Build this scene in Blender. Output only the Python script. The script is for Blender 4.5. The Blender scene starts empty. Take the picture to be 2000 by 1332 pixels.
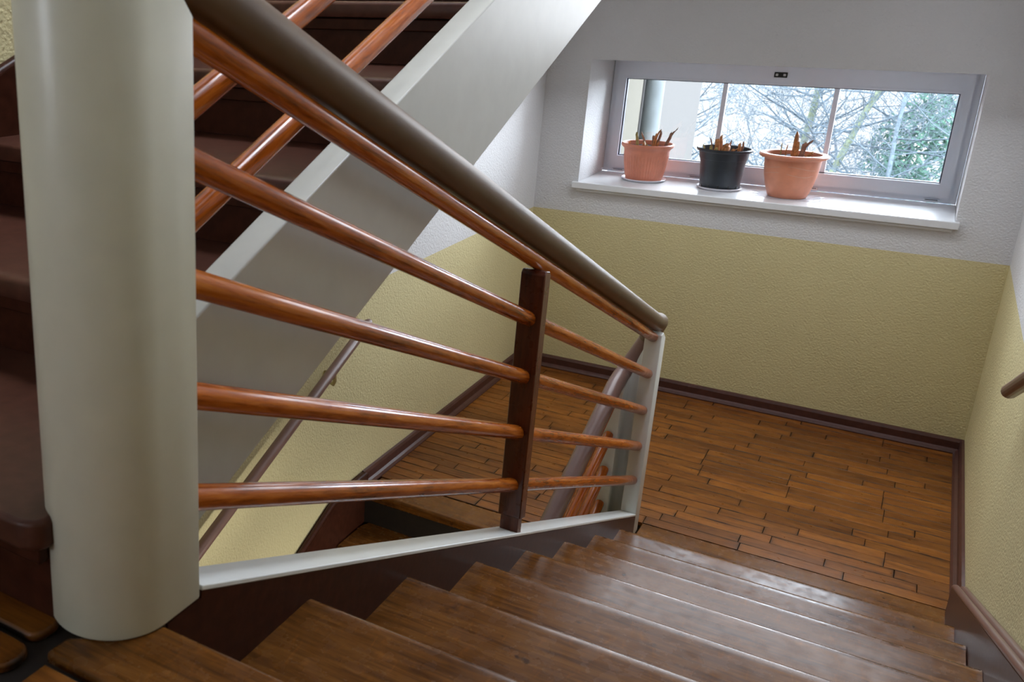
import bpy, bmesh, math, random
from mathutils import Vector, Matrix
rnd = random.Random(7)
S = bpy.context.scene
C = S.collection

# ---------------------------------------------------------------- camera
cam_d = bpy.data.cameras.new('camera')
cam = bpy.data.objects.new('camera', cam_d); C.objects.link(cam)
R = ((0.82003, 0.57229, 0.00636), (0.18373, -0.25271, -0.94994), (-0.54203, 0.78014, -0.31238))   # right, down, forward
cam.matrix_world = Matrix(((R[0][0], -R[1][0], -R[2][0], -0.39037), (R[0][1], -R[1][1], -R[2][1], -5.42495),
                           (R[0][2], -R[1][2], -R[2][2], 2.04811), (0, 0, 0, 1)))
cam_d.sensor_width = 36; cam_d.lens = 34.107; cam_d.shift_x = 0.25487; cam_d.shift_y = -0.0217; cam_d.clip_start = 0.02; cam_d.clip_end = 500
cam_d.dof.use_dof = True; cam_d.dof.focus_distance = 3.0; cam_d.dof.aperture_fstop = 9.0
S.camera = cam

# ---------------------------------------------------------------- sky, exposure
SKY = 28.0
w = bpy.data.worlds.new('sky'); S.world = w; w.use_nodes = True
bg = w.node_tree.nodes['Background']; bg.inputs[0].default_value = (0.86, 0.93, 1.05, 1); bg.inputs[1].default_value = SKY
S.view_settings.view_transform = 'Standard'; S.view_settings.look = 'None'
S.view_settings.gamma = 1; S.view_settings.use_curve_mapping = False
S.view_settings.exposure = 0.15
S.cycles.max_bounces = 8; S.cycles.diffuse_bounces = 5; S.cycles.transparent_max_bounces = 12
S.cycles.sample_clamp_indirect = 6.0


def portal(x0, x1, z0, z1, y, flip):
    l = bpy.data.lights.new('sky_portal', 'AREA'); l.shape = 'RECTANGLE'; l.size = x1 - x0; l.size_y = z1 - z0
    l.cycles.is_portal = True
    o = bpy.data.objects.new('sky_portal', l); C.objects.link(o)
    o.location = ((x0 + x1) / 2, y, (z0 + z1) / 2)
    o.rotation_euler = (math.radians(-90 if flip else 90), 0, 0)
    return o


portal(-1.95, -0.24, 1.10, 1.76, 0.56, True)
portal(-2.1, -1.7, 2.2, 2.7, -7.42, False)  # portal of the fill opening added in the near wall
rl = portal(-1.7, -0.1, -0.45, 0.45, -2.6, False); rl.location = (-0.9, -2.75, 5.38); rl.rotation_euler = (0, 0, 0)  # portal of the opening added in the ceiling



def fill_light(name, loc, rot, sx, sy, watts, col):
    l = bpy.data.lights.new(name, 'AREA'); l.shape = 'RECTANGLE'; l.size = sx; l.size_y = sy; l.energy = watts; l.color = col
    o = bpy.data.objects.new(name, l); C.objects.link(o); o.location = loc; o.rotation_euler = [math.radians(a) for a in rot]
    return o


# added fill lights under upper landing and lower flight, plus an added roof opening
fill_light('landing_fill', (-1.0, -0.70, 2.22), (-42, 0, 0), 1.9, 1.1, 34, (0.93, 0.98, 1.06))
fill_light('lower_flight_fill', (-0.55, -2.95, 0.14), (0, 58, 0), 0.25, 0.7, 22, (1.0, 0.98, 0.92))


# ---------------------------------------------------------------- materials
def lin(c):
    return tuple(((v / 255) / 12.92 if v / 255 <= 0.04045 else ((v / 255 + 0.055) / 1.055) ** 2.4) for v in c) + (1,)


def new_mat(name):
    m = bpy.data.materials.new(name); m.use_nodes = True
    nt = m.node_tree; b = nt.nodes['Principled BSDF']
    return m, nt, b


def nd(nt, t, **kw):
    n = nt.nodes.new(t)
    for k, v in kw.items():
        if k.startswith('i_'):
            n.inputs[k[2:].replace('_', ' ')].default_value = v
        else:
            setattr(n, k, v)
    return n


def plain(name, col, rough=0.5, bump=0.0, scale=60.0, var=0.06, coat=0.0, spec=0.5):
    m, nt, b = new_mat(name)
    tc = nd(nt, 'ShaderNodeTexCoord'); n = nd(nt, 'ShaderNodeTexNoise'); n.inputs['Scale'].default_value = scale; n.inputs['Detail'].default_value = 4
    nt.links.new(tc.outputs['Object'], n.inputs['Vector'])
    r = nd(nt, 'ShaderNodeValToRGB'); c = Vector(col[:3])
    r.color_ramp.elements[0].position = 0.3; r.color_ramp.elements[1].position = 0.7
    r.color_ramp.elements[0].color = tuple(c * (1 - var)) + (1,); r.color_ramp.elements[1].color = tuple(c * (1 + var)) + (1,)
    nt.links.new(n.outputs['Fac'], r.inputs['Fac']); nt.links.new(r.outputs['Color'], b.inputs['Base Color'])
    b.inputs['Roughness'].default_value = rough; b.inputs['Coat Weight'].default_value = coat; b.inputs['Coat Roughness'].default_value = 0.15
    b.inputs['Specular IOR Level'].default_value = spec
    if bump:
        bp = nd(nt, 'ShaderNodeBump'); bp.inputs['Strength'].default_value = bump; bp.inputs['Distance'].default_value = 0.004
        nt.links.new(n.outputs['Fac'], bp.inputs['Height']); nt.links.new(bp.outputs['Normal'], b.inputs['Normal'])
    return m


def wood(name, dark, mid, light, axis=0, fine=90.0, rough=0.35, coat=0.3, bump=0.15, flecks=0.0, worn=0.0, objvar=0.3, coat_rough=0.2, spec=0.3):
    """grain along the object's own axis; every object gets its own offset and tone"""
    m, nt, b = new_mat(name); L = nt.links.new
    tc = nd(nt, 'ShaderNodeTexCoord'); oi = nd(nt, 'ShaderNodeObjectInfo')
    off = nd(nt, 'ShaderNodeVectorMath', operation='SCALE'); off.inputs[0].default_value = (31.0, 17.0, 23.0)
    L(oi.outputs['Random'], off.inputs['Scale'])
    add = nd(nt, 'ShaderNodeVectorMath', operation='ADD'); L(tc.outputs['Object'], add.inputs[0]); L(off.outputs[0], add.inputs[1])
    mp = nd(nt, 'ShaderNodeMapping'); sc = [1.0, 1.0, 1.0]; sc[axis] = 0.07; mp.inputs['Scale'].default_value = sc
    L(add.outputs[0], mp.inputs['Vector'])
    n1 = nd(nt, 'ShaderNodeTexNoise'); n1.inputs['Scale'].default_value = fine; n1.inputs['Detail'].default_value = 6; n1.inputs['Roughness'].default_value = 0.65
    n1.inputs['Distortion'].default_value = 0.6
    L(mp.outputs[0], n1.inputs['Vector'])
    mp2 = nd(nt, 'ShaderNodeMapping'); sc2 = [1.0, 1.0, 1.0]; sc2[axis] = 0.2; mp2.inputs['Scale'].default_value = sc2
    L(add.outputs[0], mp2.inputs['Vector'])
    n2 = nd(nt, 'ShaderNodeTexNoise'); n2.inputs['Scale'].default_value = 9.0; n2.inputs['Detail'].default_value = 5; n2.inputs['Roughness'].default_value = 0.6; n2.inputs['Distortion'].default_value = 1.2
    L(mp2.outputs[0], n2.inputs['Vector'])
    mx = nd(nt, 'ShaderNodeMath', operation='MULTIPLY_ADD'); mx.inputs[1].default_value = 0.55
    h2 = nd(nt, 'ShaderNodeMath', operation='MULTIPLY'); h2.inputs[1].default_value = 0.45
    L(n2.outputs['Fac'], h2.inputs[0]); L(n1.outputs['Fac'], mx.inputs[0]); L(h2.outputs[0], mx.inputs[2])
    r = nd(nt, 'ShaderNodeValToRGB'); e = r.color_ramp.elements
    e[0].position = 0.36; e[0].color = dark; e[1].position = 0.64; e[1].color = light
    k = e.new(0.5); k.color = mid
    L(mx.outputs[0], r.inputs['Fac'])
    hs = nd(nt, 'ShaderNodeHueSaturation')
    mr = nd(nt, 'ShaderNodeMapRange'); mr.inputs['To Min'].default_value = 1 - objvar; mr.inputs['To Max'].default_value = 1 + objvar
    L(oi.outputs['Random'], mr.inputs['Value']); L(mr.outputs[0], hs.inputs['Value']); L(r.outputs['Color'], hs.inputs['Color'])
    col = hs.outputs['Color']
    if flecks:
        mpf = nd(nt, 'ShaderNodeMapping'); sf = [28.0, 9.0, 9.0]; mpf.inputs['Scale'].default_value = sf; mpf.inputs['Rotation'].default_value = (0, 0, 0.25)
        L(add.outputs[0], mpf.inputs['Vector'])
        nf = nd(nt, 'ShaderNodeTexNoise'); nf.inputs['Scale'].default_value = 1.6; nf.inputs['Detail'].default_value = 2; nf.inputs['Distortion'].default_value = 1.5
        L(mpf.outputs[0], nf.inputs['Vector'])
        rf = nd(nt, 'ShaderNodeValToRGB'); rf.color_ramp.elements[0].position = 0.60; rf.color_ramp.elements[1].position = 0.72
        L(nf.outputs['Fac'], rf.inputs['Fac'])
        fm = nd(nt, 'ShaderNodeMath', operation='MULTIPLY'); fm.inputs[1].default_value = flecks; L(rf.outputs['Color'], fm.inputs[0])
        mf = nd(nt, 'ShaderNodeMix', data_type='RGBA'); L(fm.outputs[0], mf.inputs['Factor']); L(col, mf.inputs['A'])
        lc = nd(nt, 'ShaderNodeMix', data_type='RGBA', blend_type='MULTIPLY'); lc.inputs['Factor'].default_value = 1.0; L(col, lc.inputs['A']); lc.inputs['B'].default_value = (1.9, 1.8, 1.6, 1)
        L(lc.outputs['Result'], mf.inputs['B']); col = mf.outputs['Result']
        # small dark knots and scuffs
        nk = nd(nt, 'ShaderNodeTexNoise'); nk.inputs['Scale'].default_value = 26; nk.inputs['Detail'].default_value = 2; L(add.outputs[0], nk.inputs['Vector'])
        rk = nd(nt, 'ShaderNodeValToRGB'); rk.color_ramp.elements[0].position = 0.70; rk.color_ramp.elements[1].position = 0.76; L(nk.outputs['Fac'], rk.inputs['Fac'])
        mk = nd(nt, 'ShaderNodeMix', data_type='RGBA'); L(rk.outputs['Color'], mk.inputs['Factor']); L(col, mk.inputs['A']); mk.inputs['B'].default_value = dark
        col = mk.outputs['Result']
    if worn:
        # dirty seams: distance to the plank's long edges and ends from generated coordinates
        sp = nd(nt, 'ShaderNodeSeparateXYZ'); L(tc.outputs['Generated'], sp.inputs[0])
        def edge(out, width):
            a = nd(nt, 'ShaderNodeMath', operation='SUBTRACT'); a.inputs[1].default_value = 0.5; L(out, a.inputs[0])
            c_ = nd(nt, 'ShaderNodeMath', operation='ABSOLUTE'); L(a.outputs[0], c_.inputs[0])
            d_ = nd(nt, 'ShaderNodeMath', operation='MULTIPLY'); d_.inputs[1].default_value = width; L(c_.outputs[0], d_.inputs[0])
            return d_.outputs[0]
        ey = edge(sp.outputs['Y'], 2.0); ex = edge(sp.outputs['X'], 2.0)
        pw = nd(nt, 'ShaderNodeMath', operation='POWER'); pw.inputs[1].default_value = 7; L(ey, pw.inputs[0])
        px = nd(nt, 'ShaderNodeMath', operation='POWER'); px.inputs[1].default_value = 34; L(ex, px.inputs[0])
        ma = nd(nt, 'ShaderNodeMath', operation='MAXIMUM'); L(pw.outputs[0], ma.inputs[0]); L(px.outputs[0], ma.inputs[1])
        ns = nd(nt, 'ShaderNodeTexNoise'); ns.inputs['Scale'].default_value = 11; ns.inputs['Detail'].default_value = 4; L(add.outputs[0], ns.inputs['Vector'])
        rs = nd(nt, 'ShaderNodeValToRGB'); rs.color_ramp.elements[0].position = 0.42; rs.color_ramp.elements[1].position = 0.62; L(ns.outputs['Fac'], rs.inputs['Fac'])
        mm = nd(nt, 'ShaderNodeMath', operation='MULTIPLY'); L(ma.outputs[0], mm.inputs[0]); L(rs.outputs['Color'], mm.inputs[1])
        m2 = nd(nt, 'ShaderNodeMath', operation='MULTIPLY'); m2.inputs[1].default_value = worn; L(mm.outputs[0], m2.inputs[0])
        mw = nd(nt, 'ShaderNodeMix', data_type='RGBA'); L(m2.outputs[0], mw.inputs['Factor']); L(col, mw.inputs['A']); mw.inputs['B'].default_value = (0.012, 0.006, 0.003, 1)
        col = mw.outputs['Result']
    L(col, b.inputs['Base Color'])
    nr = nd(nt, 'ShaderNodeTexNoise'); nr.inputs['Scale'].default_value = 30; nr.inputs['Detail'].default_value = 5; L(add.outputs[0], nr.inputs['Vector'])
    rr = nd(nt, 'ShaderNodeMapRange'); rr.inputs['From Min'].default_value = 0.3; rr.inputs['From Max'].default_value = 0.7
    rr.inputs['To Min'].default_value = rough * 0.75; rr.inputs['To Max'].default_value = rough * 1.3
    L(nr.outputs['Fac'], rr.inputs['Value']); L(rr.outputs[0], b.inputs['Roughness'])
    b.inputs['Coat Weight'].default_value = coat; b.inputs['Coat Roughness'].default_value = coat_rough; b.inputs['Specular IOR Level'].default_value = spec
    bp = nd(nt, 'ShaderNodeBump'); bp.inputs['Strength'].default_value = bump; bp.inputs['Distance'].default_value = 0.002
    L(n1.outputs['Fac'], bp.inputs['Height']); L(bp.outputs['Normal'], b.inputs['Normal'])
    return m


def plaster(name, white, yellow, mode):
    """roughcast wall paint: yellow dado below the painted line, cool white above"""
    m, nt, b = new_mat(name); L = nt.links.new
    tc = nd(nt, 'ShaderNodeTexCoord'); sp = nd(nt, 'ShaderNodeSeparateXYZ'); L(tc.outputs['Object'], sp.inputs[0])
    lo = nd(nt, 'ShaderNodeMath', operation='LESS_THAN'); lo.inputs[1].default_value = 0.932; L(sp.outputs['Z'], lo.inputs[0])
    fac = lo.outputs[0]
    if mode == 'left':          # the dado comes back above the upper flight
        sl = nd(nt, 'ShaderNodeMath', operation='MULTIPLY_ADD'); sl.inputs[1].default_value = -0.415; L(sp.outputs['Y'], sl.inputs[0]); L(sp.outputs['Z'], sl.inputs[2])
        hi = nd(nt, 'ShaderNodeMath', operation='GREATER_THAN'); hi.inputs[1].default_value = 3.40; L(sl.outputs[0], hi.inputs[0])
        lim = nd(nt, 'ShaderNodeMath', operation='LESS_THAN'); lim.inputs[1].default_value = 4.30; L(sl.outputs[0], lim.inputs[0])
        an = nd(nt, 'ShaderNodeMath', operation='MULTIPLY'); L(hi.outputs[0], an.inputs[0]); L(lim.outputs[0], an.inputs[1])
        mxx = nd(nt, 'ShaderNodeMath', operation='MAXIMUM'); L(lo.outputs[0], mxx.inputs[0]); L(an.outputs[0], mxx.inputs[1]); fac = mxx.outputs[0]
    if mode == 'right':         # and climbs with the lower flight
        k = nd(nt, 'ShaderNodeMath', operation='MULTIPLY_ADD'); k.inputs[1].default_value = 0.42; k.inputs[2].default_value = 0.0
        yy = nd(nt, 'ShaderNodeMath', operation='MULTIPLY_ADD'); yy.inputs[1].default_value = -1.0; yy.inputs[2].default_value = -1.60; L(sp.outputs['Y'], yy.inputs[0])
        y0 = nd(nt, 'ShaderNodeMath', operation='MAXIMUM'); y0.inputs[1].default_value = 0.0; L(yy.outputs[0], y0.inputs[0])
        L(y0.outputs[0], k.inputs[0])
        zz = nd(nt, 'ShaderNodeMath', operation='SUBTRACT'); L(sp.outputs['Z'], zz.inputs[0]); L(k.outputs[0], zz.inputs[1])
        L(zz.outputs[0], lo.inputs[0])
    n0 = nd(nt, 'ShaderNodeTexNoise'); n0.inputs['Scale'].default_value = 2.2; n0.inputs['Detail'].default_value = 4; L(tc.outputs['Object'], n0.inputs['Vector'])
    mx = nd(nt, 'ShaderNodeMix', data_type='RGBA'); L(fac, mx.inputs['Factor']); mx.inputs['A'].default_value = white; mx.inputs['B'].default_value = yellow
    mr = nd(nt, 'ShaderNodeMapRange'); mr.inputs['To Min'].default_value = 0.93; mr.inputs['To Max'].default_value = 1.06; L(n0.outputs['Fac'], mr.inputs['Value'])
    hs = nd(nt, 'ShaderNodeHueSaturation'); L(mr.outputs[0], hs.inputs['Value']); L(mx.outputs['Result'], hs.inputs['Color'])
    L(hs.outputs['Color'], b.inputs['Base Color'])
    n1 = nd(nt, 'ShaderNodeTexNoise'); n1.inputs['Scale'].default_value = 105; n1.inputs['Detail'].default_value = 3; n1.inputs['Roughness'].default_value = 0.55; L(tc.outputs['Object'], n1.inputs['Vector'])
    v = nd(nt, 'ShaderNodeTexVoronoi', feature='SMOOTH_F1'); v.inputs['Scale'].default_value = 130; L(tc.outputs['Object'], v.inputs['Vector'])
    am = nd(nt, 'ShaderNodeMath', operation='MULTIPLY_ADD'); am.inputs[1].default_value = -0.5; L(v.outputs['Distance'], am.inputs[0]); L(n1.outputs['Fac'], am.inputs[2])
    bp = nd(nt, 'ShaderNodeBump'); bp.inputs['Strength'].default_value = 0.5; bp.inputs['Distance'].default_value = 0.006
    L(am.outputs[0], bp.inputs['Height']); L(bp.outputs['Normal'], b.inputs['Normal'])
    b.inputs['Roughness'].default_value = 0.62; b.inputs['Specular IOR Level'].default_value = 0.3
    return m


WHITE = (0.66, 0.66, 0.665, 1); YELLOW = (0.63, 0.555, 0.305, 1)
M = {}
M['plaster'] = plaster('far_wall_paint', WHITE, YELLOW, 'far')
M['plaster_left'] = plaster('left_wall_paint', WHITE, YELLOW, 'left')
M['plaster_right'] = plaster('right_wall_paint', WHITE, YELLOW, 'right')
M['plain_white'] = plain('ceiling_paint', (0.66, 0.66, 0.65), 0.7, 0.1, 40)
M['cream'] = plain('cream_lacquer', (0.60, 0.585, 0.465), 0.34, 0.03, 18, 0.03)
M['white_paint'] = plain('greyish_white_lacquer', (0.68, 0.69, 0.65), 0.3, 0.02, 18, 0.02)
M['string_paint'] = plain('offwhite_string_paint', (0.58, 0.575, 0.515), 0.34, 0.02, 18, 0.03)
M['brown'] = plain('dark_brown_paint', (0.042, 0.013, 0.007), 0.30, 0.06, 45, 0.25, spec=0.12)
M['brown_tread'] = plain('brown_tread_paint', (0.070, 0.026, 0.016), 0.36, 0.06, 40, 0.2, spec=0.25)
M['skirt'] = plain('skirting_brown', (0.066, 0.024, 0.018), 0.35, 0.05, 40, 0.2)
M['rail_plastic'] = plain('brown_rail_plastic', (0.135, 0.086, 0.050), 0.42, 0.02, 12, 0.08, spec=0.35)
M['wall_rail'] = plain('purple_brown_rail', (0.16, 0.088, 0.070), 0.33, 0.02, 12, 0.08)
M['oak'] = wood('oak_tread', lin((54, 28, 7)), lin((92, 55, 19)), lin((114, 74, 32)), 0, 110, 0.25, 0.0, 0.04, flecks=0.35, objvar=0.10, spec=0.22)
M['parquet'] = wood('oak_parquet', lin((70, 35, 8)), lin((112, 64, 18)), lin((134, 82, 28)), 0, 120, 0.36, 0.0, 0.06, worn=1.0, objvar=0.22)
M['rod'] = wood('varnished_rod', lin((100, 45, 10)), lin((174, 88, 24)), lin((204, 118, 42)), 0, 130, 0.17, 0.0, 0.01, objvar=0.10, spec=0.42)
M['post'] = wood('dark_post_wood', lin((62, 28, 18)), lin((92, 45, 28)), lin((108, 56, 34)), 2, 100, 0.3, 0.4, 0.08, objvar=0.05)
M['under'] = plain('dark_subfloor', (0.012, 0.007, 0.004), 0.6, 0.1, 30, 0.3)
M['pvc'] = plain('white_window_plastic', (0.80, 0.85, 0.94), 0.25, 0.0, 20, 0.01)
M['sill'] = plain('white_sill', (0.72, 0.73, 0.74), 0.25, 0.02, 20, 0.02)
M['cap'] = plain('string_top_lightened', (0.80, 0.82, 0.79), 0.25, 0.02, 20, 0.02)  # whiter than the other lacquers, standing in for overhead light
M['gasket'] = plain('dark_gasket', (0.03, 0.035, 0.06), 0.5)
M['black'] = plain('black_plastic', (0.012, 0.013, 0.013), 0.4)
M['steel'] = plain('steel_screw', (0.6, 0.6, 0.6), 0.3)
M['terracotta'] = plain('terracotta_plastic', (0.62, 0.215, 0.13), 0.42, 0.04, 25, 0.08)
M['terracotta2'] = plain('orange_terracotta', (0.64, 0.245, 0.14), 0.42, 0.04, 25, 0.08)
M['pale_clay'] = plain('pale_clay', (0.62, 0.36, 0.26), 0.5)
M['potblack'] = plain('blue_black_plastic', (0.022, 0.028, 0.036), 0.36, 0.03, 25, 0.15)
M['soil'] = plain('dark_soil', (0.05, 0.03, 0.035), 0.9, 0.8, 90, 0.6)
M['stem'] = plain('dry_orange_stem', (0.46, 0.19, 0.06), 0.6, 0.3, 70, 0.5)
M['stem2'] = plain('dry_brown_stem', (0.27, 0.14, 0.09), 0.6, 0.3, 70, 0.5)
M['stem3'] = plain('olive_stem', (0.38, 0.30, 0.10), 0.6, 0.3, 70, 0.4)
M['saucer'] = plain('white_saucer', (0.75, 0.73, 0.78), 0.25)
M['bracket'] = plain('cream_bracket', (0.60, 0.52, 0.28), 0.4)
M['render'] = plain('pale_house_render', (0.054, 0.052, 0.050), 0.9, 0.3, 30, 0.05, spec=0.0)
M['render2'] = plain('cream_house_render', (0.060, 0.056, 0.047), 0.9, 0.3, 30, 0.06, spec=0.0)
M['zinc'] = plain('zinc_pipe', (0.066, 0.074, 0.078), 0.6, 0.1, 12, 0.12, spec=0.05)
M['bark'] = plain('grey_bark', (0.046, 0.058, 0.068), 0.9, 0.3, 30, 0.3, spec=0.0)
M['bark2'] = plain('mossy_bark', (0.068, 0.078, 0.052), 0.9, 0.3, 30, 0.3, spec=0.0)
M['leafg'] = plain('evergreen_leaf', (0.032, 0.062, 0.047), 0.9, 0.0, 5, 0.4, spec=0.0)
M['groundm'] = plain('pale_winter_ground', (0.068, 0.065, 0.061), 0.9, 0.3, 0.6, 0.12, spec=0.0)


def glass_mat():
    m, nt, b = new_mat('window_glass'); L = nt.links.new
    nt.nodes.remove(b); out = nt.nodes['Material Output']
    t = nd(nt, 'ShaderNodeBsdfTransparent'); t.inputs[0].default_value = (0.95, 0.97, 0.97, 1)
    g = nd(nt, 'ShaderNodeBsdfGlossy'); g.inputs['Roughness'].default_value = 0.02
    f = nd(nt, 'ShaderNodeFresnel'); f.inputs['IOR'].default_value = 1.45
    mx = nd(nt, 'ShaderNodeMixShader'); L(f.outputs[0], mx.inputs[0]); L(t.outputs[0], mx.inputs[1]); L(g.outputs[0], mx.inputs[2])
    L(mx.outputs[0], out.inputs['Surface'])
    return m


M['glass'] = glass_mat()


def film_mat():
    m, nt, b = new_mat('clear_plastic_film'); L = nt.links.new
    out = nt.nodes['Material Output']
    b.inputs['Base Color'].default_value = (0.7, 0.72, 0.8, 1); b.inputs['Roughness'].default_value = 0.12
    t = nd(nt, 'ShaderNodeBsdfTransparent'); mx = nd(nt, 'ShaderNodeMixShader'); mx.inputs[0].default_value = 0.45
    L(t.outputs[0], mx.inputs[1]); L(b.outputs[0], mx.inputs[2]); L(mx.outputs[0], out.inputs['Surface'])
    return m


M['film'] = film_mat()


# ---------------------------------------------------------------- mesh helpers
def V(*a):
    return Vector(a)


def link(name, me, mat, parent=None, loc=(0, 0, 0), rot=None):
    o = bpy.data.objects.new(name, me); C.objects.link(o)
    if me is not None and mat is not None and not me.materials:
        me.materials.append(mat)
    if parent is not None:
        o.parent = parent
        pl = parent.location
        if parent.parent is not None:
            pl = parent.location + parent.parent.location
        o.location = Vector(loc) - pl
    else:
        o.location = Vector(loc)
    if rot is not None:
        o.rotation_mode = 'QUATERNION'; o.rotation_quaternion = rot
    return o


def finish(bm, smooth=False):
    bmesh.ops.recalc_face_normals(bm, faces=bm.faces)
    me = bpy.data.meshes.new('mesh'); bm.to_mesh(me); bm.free()
    if smooth:
        for p in me.polygons:
            p.use_smooth = True
    return me


def auto_smooth(me, deg=35):
    for p in me.polygons:
        p.use_smooth = True
    try:
        me.set_sharp_from_angle(angle=math.radians(deg))
    except Exception:
        pass


def bev(bm, r, seg=2):
    if r > 0:
        res = bmesh.ops.bevel(bm, geom=list(bm.edges), offset=r, offset_type='OFFSET', segments=seg, profile=0.5, affect='EDGES', clamp_overlap=True)
        for fc_ in res['faces']:
            fc_.smooth = True


def box(name, x0, x1, y0, y1, z0, z1, mat, parent=None, r=0.0, seg=2, f=None):
    """box in world coordinates; origin at its middle; f optionally warps world points"""
    c = V((x0 + x1) / 2, (y0 + y1) / 2, (z0 + z1) / 2)
    bm = bmesh.new(); bmesh.ops.create_cube(bm, size=1)
    for v in bm.verts:
        v.co = V(v.co.x * (x1 - x0), v.co.y * (y1 - y0), v.co.z * (z1 - z0))
    bev(bm, r, seg)
    if f:
        for v in bm.verts:
            v.co = f(v.co + c) - c
    me = finish(bm)
    return link(name, me, mat, parent, c)


def prism(name, poly, x0, x1, mat, parent=None, r=0.0, axis='x', seg=2, f=None):
    """polygon of (y, z) pairs pushed along x (or (x, y) pairs along z)"""
    bm = bmesh.new(); a = []; b = []
    for p, q in poly:
        if axis == 'x':
            a.append(bm.verts.new((x0, p, q))); b.append(bm.verts.new((x1, p, q)))
        elif axis == 'z':
            a.append(bm.verts.new((p, q, x0))); b.append(bm.verts.new((p, q, x1)))
        else:
            a.append(bm.verts.new((p, x0, q))); b.append(bm.verts.new((p, x1, q)))
    n = len(poly); bm.faces.new(a); bm.faces.new(b[::-1])
    for i in range(n):
        bm.faces.new((a[i], b[i], b[(i + 1) % n], a[(i + 1) % n]))
    bmesh.ops.recalc_face_normals(bm, faces=bm.faces)
    bev(bm, r, seg)
    if f:
        for v in bm.verts:
            v.co = f(v.co.copy())
    c = V(0, 0, 0)
    for v in bm.verts:
        c += v.co
    c /= len(bm.verts)
    for v in bm.verts:
        v.co -= c
    me = finish(bm)
    return link(name, me, mat, parent, c)


def tube_bm(bm, pts, rad, sides=12, cap=True, sx=1.0, up=None):
    """sweep a round (or flattened by sx) section along pts; rad may be a list"""
    pts = [Vector(p) for p in pts]; n = len(pts); rings = []
    prev = None
    for i, p in enumerate(pts):
        t = (pts[min(i + 1, n - 1)] - pts[max(i - 1, 0)]).normalized()
        if up is not None:
            a = up.cross(t).normalized()
        elif prev is None:
            a = t.orthogonal().normalized()
        else:
            a = (prev - t * prev.dot(t)).normalized()
        prev = a; b = t.cross(a)
        r = rad[i] if isinstance(rad, (list, tuple)) else rad
        rings.append([bm.verts.new(p + a * (math.cos(2 * math.pi * k / sides) * r * sx) + b * (math.sin(2 * math.pi * k / sides) * r)) for k in range(sides)])
    for i in range(n - 1):
        for k in range(sides):
            bm.faces.new((rings[i][k], rings[i][(k + 1) % sides], rings[i + 1][(k + 1) % sides], rings[i + 1][k]))
    if cap:
        bm.faces.new(rings[0][::-1]); bm.faces.new(rings[-1])


def tube(name, pts, rad, mat, parent=None, sides=12, sx=1.0, up=None, ease=0.0):
    pts = [Vector(p) for p in pts]
    c = (pts[0] + pts[-1]) / 2
    bm = bmesh.new(); tube_bm(bm, [p - c for p in pts], rad, sides, True, sx, up)
    me = finish(bm); auto_smooth(me, 50)
    return link(name, me, mat, parent, c)


def rod(name, p0, p1, r, mat, parent, sides=20):
    """round bar whose own X axis runs along it, ends softly rounded"""
    p0 = Vector(p0); p1 = Vector(p1); d = p1 - p0; L = d.length
    bm = bmesh.new()
    prof = [(-L / 2, r * 0.75), (-L / 2 + 0.003, r * 0.93), (-L / 2 + 0.009, r)]
    k = 8
    for i in range(1, k):
        prof.append((-L / 2 + 0.009 + (L - 0.018) * i / k, r * (1 + 0.012 * math.sin(i * 2.1))))
    prof += [(L / 2 - 0.009, r), (L / 2 - 0.003, r * 0.93), (L / 2, r * 0.75)]
    tube_bm(bm, [(x, 0, 0) for x, _ in prof], [q for _, q in prof], sides)
    me = finish(bm); auto_smooth(me, 60)
    return link(name, me, mat, parent, (p0 + p1) / 2, V(1, 0, 0).rotation_difference(d.normalized()))


def lathe(name, prof, mat, parent, loc, seg=48, rib=None, sc=1.0):
    bm = bmesh.new(); rings = []
    for r, z in prof:
        ring = []
        for k in range(seg):
            a = 2 * math.pi * k / seg
            rr = rib(r, z, a) if rib else r
            ring.append(bm.verts.new((rr * sc * math.cos(a), rr * sc * math.sin(a), z * sc)))
        rings.append(ring)
    for i in range(len(rings) - 1):
        for k in range(seg):
            bm.faces.new((rings[i][k], rings[i][(k + 1) % seg], rings[i + 1][(k + 1) % seg], rings[i + 1][k]))
    bm.faces.new(rings[0][::-1]); bm.faces.new(rings[-1])
    me = finish(bm); auto_smooth(me, 40)
    return link(name, me, mat, parent, loc)


def thing(name, label, cat, loc, group=None):
    o = bpy.data.objects.new(name, None); C.objects.link(o); o.location = loc; o.empty_display_size = 0.1
    o['label'] = label; o['category'] = cat
    if group:
        o['group'] = group
    return o


def tag(o, label, cat, group=None):
    o['label'] = label; o['category'] = cat
    if group:
        o['group'] = group
    return o


def struct(o):
    o['kind'] = 'structure'
    return o


def sroot(name, loc=(0, 0, 0)):
    o = bpy.data.objects.new(name, None); C.objects.link(o); o.location = loc; o['kind'] = 'structure'; o.empty_display_size = 0.1
    return o


# ---------------------------------------------------------------- measures
RISE = 0.16; GO = 0.3798; Y7 = -1.9609
XA = -1.0877; XB = -0.046           # the lower flight runs between its two strings
TOP = 8 * RISE                     # upper floor level


def ay(k):
    return Y7 - (7 - k) * GO


def xl(y, z):                      # left wall
    return -2.194


def string_top_a(y):
    return 1.295 - 0.424 * (y + 4.532)


def string_top_b(y):
    return 1.945 + 0.422 * (y + 3.633)


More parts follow.
